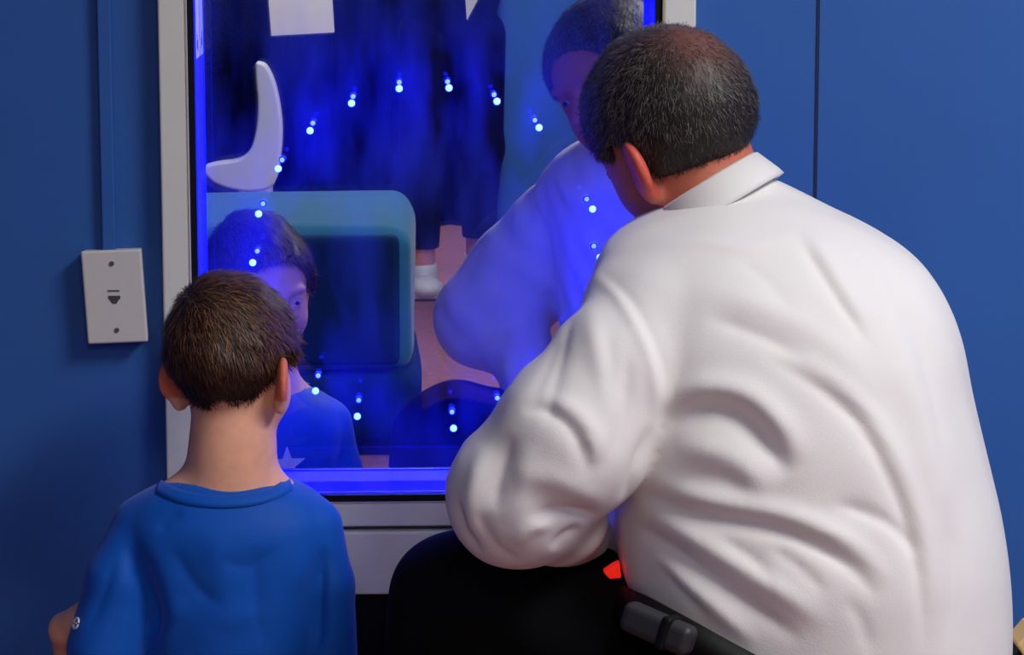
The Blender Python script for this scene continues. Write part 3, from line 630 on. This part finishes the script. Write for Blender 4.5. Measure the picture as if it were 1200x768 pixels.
# ribbed neckband, laid on the shirt along the neckline
from mathutils.bvhtree import BVHTree
bvh = BVHTree.FromPolygons(V.tolist(), Q.tolist()); vv = []
up_ = smoothpts([(187, 561), (196, 567), (212, 574), (235, 579), (265, 581), (295, 578), (318, 571), (332, 563), (340, 557)], 6)
n = 0
for u_ in up_:
    row = []
    for k_, dy in enumerate((1.5, 5, 10, 15)):
        px_ = 265 + (u_[0] - 265) * (1 + dy * 0.0055); e_ = at(px_, u_[1] + dy, 0) - CAM; h_ = bvh.ray_cast(Vector(CAM), Vector(e_ / np.linalg.norm(e_)))
        if h_[0] is not None and h_[0][1] < -0.2: row.append((np.array(h_[0]), np.array(h_[1])))
    if len(row) < 4: continue
    prf = [(0, 0.0005), (0, 0.0028), (1, 0.0034), (2, 0.0034), (3, 0.0026), (3, -0.001), (1, -0.002)]
    vv += [row[a][0] + row[a][1] * b for a, b in prf]; n += 1
Fq = [(i * 7 + j, i * 7 + (j + 1) % 7, (i + 1) * 7 + (j + 1) % 7, (i + 1) * 7 + j) for i in range(n - 1) for j in range(7)]
qmesh('neckband', np.array(vv), np.array(Fq), M['blue_fabric'], tee)
def surf_hit(c, d):                                            # first point of the shirt along a ray
    from mathutils.bvhtree import BVHTree
    b = BVHTree.FromPolygons(V.tolist(), Q.tolist()); h = b.ray_cast(Vector(c), Vector(d)); return h
# emblem on the left sleeve
def decal(name, polys, cpx, cpy, dirc, origin, m, parent, size, up=V3(0, 0, 1)):
    h = surf_hit(origin, dirc)
    if h[0] is None: return
    p, nrm = np.array(h[0]), np.array(h[1]); rt = np.cross(up, nrm); rt /= np.linalg.norm(rt); u = np.cross(nrm, rt)
    mb = MB(); k = 0
    for poly in polys:
        base = len(mb.v); n_ = len(poly)
        for off in (0.0022, 0.0006): mb.v += [tuple(p + nrm * off + rt * a * size + u * b * size) for a, b in poly]
        mb.f += [tuple(base + i for i in range(n_)), tuple(base + n_ + i for i in reversed(range(n_)))] + [(base + i, base + (i + 1) % n_, base + n_ + (i + 1) % n_, base + n_ + i) for i in range(n_)]
    mb.build(name, m, parent)
hexa = [(math.cos(a), math.sin(a)) for a in np.linspace(0.3, 0.3 + 2 * PI, 6, endpoint=False)]
def ringpoly(r0, r1, a0, a1, n=14):
    return [(r1 * math.cos(t), r1 * math.sin(t)) for t in np.linspace(a0, a1, n)] + [(r0 * math.cos(t), r0 * math.sin(t)) for t in np.linspace(a1, a0, n)]
pe = A(90, 731, -0.6); de = at(90, 731, -0.2) - CAM; de /= np.linalg.norm(de)
decal('sleeve_emblem', [ringpoly(0.6, 1, 0.3, 3.2), ringpoly(0.6, 1, 3.4, 6.3), [(-0.3, -0.12), (0.3, -0.12), (0.3, 0.15), (-0.3, 0.15)]], 0, 0, de, CAM + de * 2.5, M['star'], tee, 0.0075)
star = [((1 if i % 2 == 0 else 0.42) * math.sin(i * PI / 5), (1 if i % 2 == 0 else 0.42) * math.cos(i * PI / 5)) for i in range(10)]
sp = refl(337, 541, 0.26); sp[1] = 0.05
decal('star_print', [star], 0, 0, V3(0, -1, 0), sp, M['star'], tee, 0.027)
# body: kneeling upright
bl = [(A(150, 640, -0.265), 0.02), (A(116, 715, -0.275), 0.022), (A(77, 738, -0.235), 0.019), (A(84, 800, -0.16), 0.017)]
br = [(A(366, 640, -0.268), 0.024), (A(392, 780, -0.28), 0.02), (A(370, 830, -0.15), 0.017)]
neck_b = [(A(268, 600, -0.262), 0.052), (A(270, 562, -0.262), 0.045), (A(273, 520, -0.258), 0.0435), (A(273, 455, -0.25), 0.05)]
def boy_body(P):
    d = hb.f(P); d = smin(d, chain(P, neck_b, 0.03), 0.016)
    d = smin(d, cone(P, A(215, 592, -0.262), A(320, 592, -0.262), 0.035, 0.035), 0.03)
    d = smin(d, Ct(P, -0.02), 0.02); d = smin(d, chain(P, bl, 0.01), 0.012); d = smin(d, chain(P, br, 0.01), 0.012)
    d = smin(d, handf(P, A(84, 800, -0.16), V3(0.35, 0.9, -0.1), V3(0.3, 0, -1), 0.68, 0.5, 1), 0.008)
    d = smin(d, handf(P, A(370, 830, -0.15), V3(-0.35, 0.9, -0.1), V3(-0.3, 0, -1), 0.68, 0.5, -1), 0.008)
    hx = A(267, 950, -0.26)[0]
    for s_ in (-1, 1):
        d = smin(d, chain(P, [((hx + s_ * 0.055, -0.26, 0.33), 0.07), ((hx + s_ * 0.065, -0.22, 0.062), 0.05), ((hx + s_ * 0.06, -0.46, 0.055), 0.04), ((hx + s_ * 0.05, -0.53, 0.04), 0.03)], 0.03), 0.02)
    return d
V2, Q2 = nets(boy_body, V3(-0.49, -0.6, -0.01), V3(-0.02, 0.0, 1.02), 0.0032); V2 = relax(V2, Q2, 1)
# elbow pokes out of the short sleeve
L = hb.loc(V2); sk = np.tile(np.array(lin((238, 176, 144))), (len(V2), 1)); sk = mixc(sk, np.array(lin((226, 120, 92))), np.clip((np.abs(L[:, 0]) - 0.07) / 0.01, 0, 1) * (np.abs(L[:, 2]) < 0.06))
sk = mixc(sk, np.array(lin((190, 96, 88))), np.clip(1.3 - np.hypot(L[:, 0] / 0.022, (L[:, 2] + 0.074) / 0.011), 0, 1) * (L[:, 1] > 0.07))
qmesh('body', V2, Q2, M['skin_m'], boy, sk); eyes(hb, boy)
hx = A(267, 950, -0.26)[0]
def short_f(P):
    d = None
    for s_ in (-1, 1):
        e = chain(P, [((hx + s_ * 0.055, -0.26, 0.33), 0.088), ((hx + s_ * 0.065, -0.22, 0.066), 0.064), ((hx + s_ * 0.062, -0.36, 0.062), 0.058), ((hx + s_ * 0.06, -0.48, 0.052), 0.05)], 0.03); d = e if d is None else smin(d, e, 0.01)
    return smax(d, 0.003 - P[..., 2], 0.005)
v, qd = nets(short_f, V3(-0.49, -0.6, -0.01), V3(0.06, -0.05, 0.46), 0.006); qmesh('trousers', relax(v, qd, 1), qd, M['jeans'], boy)
V, Q = nets(lambda P: hb.hairf(P, 0.013, -0.068, 0.0011), hb.c - 0.12, hb.c + 0.13, 0.0028); V = relax(V, Q, 1); N = vnormals(V, Q)
def pal_b(L):
    n = len(L); t = RNG.random(n) ** 2 * np.clip((L[:, 2] + 0.05) / 0.06, 0.15, 1); return mixc(np.tile(np.array(lin((40, 23, 15))), (n, 1)), np.array(lin((150, 104, 72))), t)
base = np.tile(np.array(lin((46, 27, 18))), (len(V), 1))
a1, a2, a3 = hair_strands('hair', hb, V, Q, N, 19000, 0.015, 0.00042, pal_b, boy, crown=(-0.02, -0.07, 0.05), lift=0.16, jit=0.16)
nV = len(V); tri = np.concatenate([Q[:, [0, 1, 2]], Q[:, [0, 2, 3]], a2 + nV])
qmesh('hair', np.concatenate([V, a1]), tri, M['hair'], boy, np.concatenate([base, a3]))

# ================================================================== REFLECTED ROOM
# teal upholstered chair behind the camera
cz = 3.5
xr = refl(478, 300, cz)[0]; yf = YM - 3.35
ch = empty('upholstered_chair', (xr - 0.4, yf - 0.4, 0)); tag(ch, 'teal upholstered lounge chair reflected in the mirror behind the boy', 'chair')
def cush(name, lo, hi, r, m, amp=0.004, seed=1):
    lo = np.array(lo); hi = np.array(hi); c0 = (lo + hi) / 2; hs = (hi - lo) / 2
    v, qd = nets(lambda P: rbox(P, c0, hs, r), lo - 0.03, hi + 0.03, 0.012); v = v + vnormals(v, qd) * wav(v, 9, amp, seed)[:, None]; return qmesh(name, v, qd, m, ch)
cush('base', (xr - 0.8, yf - 0.85, 0.02), (xr + 0.03, yf + 0.02, 0.22), 0.05, M['teal_shaded'], seed=2)
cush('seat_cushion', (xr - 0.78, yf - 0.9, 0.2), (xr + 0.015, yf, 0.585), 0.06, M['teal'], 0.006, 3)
cush('shaded_front', (xr - 0.76, yf - 0.02, 0.235), (xr - 0.022, yf + 0.012, 0.56), 0.012, M['teal_shaded'], 0.002, 4)  # darker sheet standing for shade on the cushion's front
# white crescent of unknown kind rising behind the chair, stem added
zc = 4.9
out = [(300, 72), (312, 76), (322, 96), (328, 122), (331, 152), (329, 185), (322, 214), (300, 222), (275, 220), (252, 212), (239, 196), (256, 190), (280, 186), (294, 174), (301, 150), (303, 120), (301, 95)]
pts = [(refl(x, y, zc)[0], refl(x, y, zc)[2]) for x, y in smoothpts(out + [out[0]], 3)[:-1]]
yc_ = YM - zc
crp = empty('curved_stand', (pts[0][0], yc_, 0)); tag(crp, 'white crescent shaped toy rising behind the teal chair in the reflection', 'stand')
MB().prism(pts, yc_ - 0.05, yc_ + 0.05).build('crescent', M['white'], crp, bevel=0.012, smooth=False)
x0 = refl(300, 220, zc)[0]; z0 = refl(300, 215, zc)[2]
MB().box((x0 - 0.05, yc_ - 0.04, 0), (x0 + 0.05, yc_ + 0.04, z0)).build('stem', M['white'], crp, bevel=0.01)
# dark curtain across the back
zb = YM - RY0 - 0.12
xc1 = refl(583, 200, zb)[0]; v = []; f_ = []; n = 160
xs = np.linspace(-1.9, xc1, n)
for i, x in enumerate(xs):
    y = RY0 + 0.1 + 0.03 * math.sin(i * 0.9) + 0.01 * math.sin(i * 0.37)
    v += [(x, y, 0.02), (x, y, 2.5), (x, y - 0.012, 2.5), (x, y - 0.012, 0.02)]
for i in range(n - 1):
    for j in range(4): f_.append((i * 4 + j, i * 4 + (j + 1) % 4, i * 4 + 4 + (j + 1) % 4, i * 4 + 4 + j))
cu_ = qmesh('curtain', np.array(v), np.array(f_), M['curtain']); tag(cu_, 'dark navy floor length curtain along the far wall, seen in the mirror', 'curtain')
# sheet pinned to the curtain
zz = YM - (RY0 + 0.16)
pp = [refl(x, y, zz) for x, y in ((318, 42), (392, 38), (386, -60), (310, -56))]
sh = MB().prism([(p[0], p[2]) for p in pp], RY0 + 0.155, RY0 + 0.16).build('paper_sheet', M['paper']); tag(sh, 'white sheet of paper pinned on the dark curtain in the reflection', 'paper')
zz = 5.95
pp = [refl(x, y, zz) for x, y in ((547, 24), (563, -6), (566, -62), (541, -62))]
sh = MB().prism([(p[0], p[2]) for p in pp], YM - zz, YM - zz + 0.004).build('folded_paper', M['paper']); tag(sh, 'white folded paper tip held in front of the standing person in the reflection', 'paper')

# standing person reflected between curtain and camera
pz = 6.2
g = lambda x, y, z=pz: refl(x, y, z)
ft = g(496, 352); ft[2] = 0.0
by = YM - pz
pr = empty('person', (ft[0] + 0.08, by, 0)); tag(pr, 'standing person in dark clothes and white sneakers, reflected in the mirror', 'person')
hx_ = ft[0] + 0.10
hp = Head(V3(hx_, by - 0.05, 1.62), 0, math.radians(10), 0, 1.0)
def cloth_legs(P, g_=0.0):
    a = chain(P, [((hx_ - 0.08, by - 0.08, 0.9), 0.105 + g_), ((hx_ - 0.1, by - 0.04, 0.5), 0.078 + g_), ((ft[0], by - 0.02, 0.12 - 6 * g_), 0.055 + g_)], 0.03)
    b = chain(P, [((hx_ + 0.09, by - 0.1, 0.9), 0.105 + g_), ((hx_ + 0.11, by - 0.16, 0.5), 0.078 + g_), ((hx_ + 0.1, by - 0.35, 0.12 - 6 * g_), 0.055 + g_)], 0.03)
    return smin(a, b, 0.02)
def jk_(P, g_=0.0):
    d = ell(P, V3(hx_, by - 0.07, 1.2), V3(0.2, 0.14, 0.36) + g_)
    for s_ in (-1, 1): d = smin(d, chain(P, [((hx_ + s_ * 0.17, by - 0.07, 1.4), 0.06 + g_), ((hx_ + s_ * 0.23, by - 0.03, 1.12), 0.05 + g_), ((hx_ + s_ * 0.17, by + 0.15, 1.2), 0.038 + g_)], 0.02), 0.03)
    return d
def pb_(P):
    d = smin(hp.f(P), cone(P, (hx_, by - 0.06, 1.57), (hx_, by - 0.08, 1.4), 0.052, 0.06), 0.02)
    d = smin(smin(d, jk_(P, -0.015), 0.02), cloth_legs(P, -0.015), 0.02)
    for s_ in (-1, 1): d = smin(d, handf(P, V3(hx_ + s_ * 0.16, by + 0.18, 1.22), V3(-s_ * 0.5, 0.85, 0.1), V3(0, 0, -1), 1, 0.6, s_), 0.01)
    for x, y in ((ft[0], by - 0.02), (hx_ + 0.1, by - 0.35)): d = smin(d, cone(P, (x, y, 0.2), (x, y, 0.06), 0.042, 0.042), 0.02)
    return d
lo, hi = V3(hx_ - 0.36, by - 0.5, -0.02), V3(hx_ + 0.36, by + 0.42, 1.78)
v, qd = nets(pb_, lo, hi, 0.006); sk = np.tile(np.array(lin((205, 140, 120))), (len(v), 1)); qmesh('body', v, qd, M['skin_m'], pr, sk); eyes(hp, pr)
v, qd = nets(lambda P: smax(cloth_legs(P), 0.16 - P[..., 2], 0.01), lo, hi, 0.008); qmesh('trousers', v, qd, M['jeans'], pr)
v, qd = nets(jk_, lo, hi, 0.008); qmesh('jacket', v, qd, M['jeans'], pr)
v, qd = nets(lambda P: hp.hairf(P, 0.014, -0.06, 0.001), hp.c - 0.14, hp.c + 0.14, 0.005); qmesh('hair', v, qd, M['hair'], pr, np.tile(np.array(lin((40, 28, 20))), (len(v), 1)))
shoe((ft[0], by - 0.04, 0), (0.05, 1, 0), M['rubber_w'], pr, 0.27, 0.06, 'sneaker'); shoe((hx_ + 0.1, by - 0.37, 0), (0.1, 1, 0), M['rubber_w'], pr, 0.27, 0.056, 'sneaker')

# ================================================================== LIGHT
def area(name, loc, size, e, col=(1, 0.965, 0.92), rot=(0, 0, 0), sy=None):
    l = bpy.data.lights.new(name, 'AREA'); l.energy = e; l.size = size; l.color = col
    if sy: l.shape = 'RECTANGLE'; l.size_y = sy
    o = bpy.data.objects.new(name, l); COL.objects.link(o); o.location = loc; o.rotation_euler = rot; return o
def lamp(x, y, sx_, sy_, e):
    r_ = empty('ceiling_light', (x, y, ZC)); tag(r_, 'flat ceiling light panel overhead', 'ceiling light', 'ceiling light panels')
    rectring(x - sx_ / 2, x + sx_ / 2, 0, 1, 0.02, 0, 1)
    mb = MB().box((x - sx_/2 - 0.02, y - sy_/2 - 0.02, ZC - 0.03), (x + sx_/2 + 0.02, y - sy_/2, ZC)).box((x - sx_/2 - 0.02, y + sy_/2, ZC - 0.03), (x + sx_/2 + 0.02, y + sy_/2 + 0.02, ZC)).box((x - sx_/2 - 0.02, y - sy_/2, ZC - 0.03), (x - sx_/2, y + sy_/2, ZC)).box((x + sx_/2, y - sy_/2, ZC - 0.03), (x + sx_/2 + 0.02, y + sy_/2, ZC))
    mb.build('frame', M['white'], r_); area('ceiling_lamp', (x, y, ZC - 0.02), sx_, e, sy=sy_)
lamp(1.5, -1.8, 0.6, 1.2, 72); lamp(0.4, -4.3, 0.6, 1.2, 34); lamp(0.0, -7.0, 0.6, 1.2, 60)
W = bpy.data.worlds.new('world'); S.world = W; W.use_nodes = True; W.node_tree.nodes['Background'].inputs[0].default_value = (0.5, 0.55, 0.7, 1); W.node_tree.nodes['Background'].inputs[1].default_value = 0.1
S.view_settings.view_transform = 'Standard'; S.view_settings.look = 'None'; S.view_settings.exposure = 0; S.view_settings.gamma = 1
S.cycles.use_denoising = True; S.cycles.max_bounces = 12; S.cycles.glossy_bounces = 8; S.cycles.transparent_max_bounces = 16; S.cycles.sample_clamp_indirect = 4
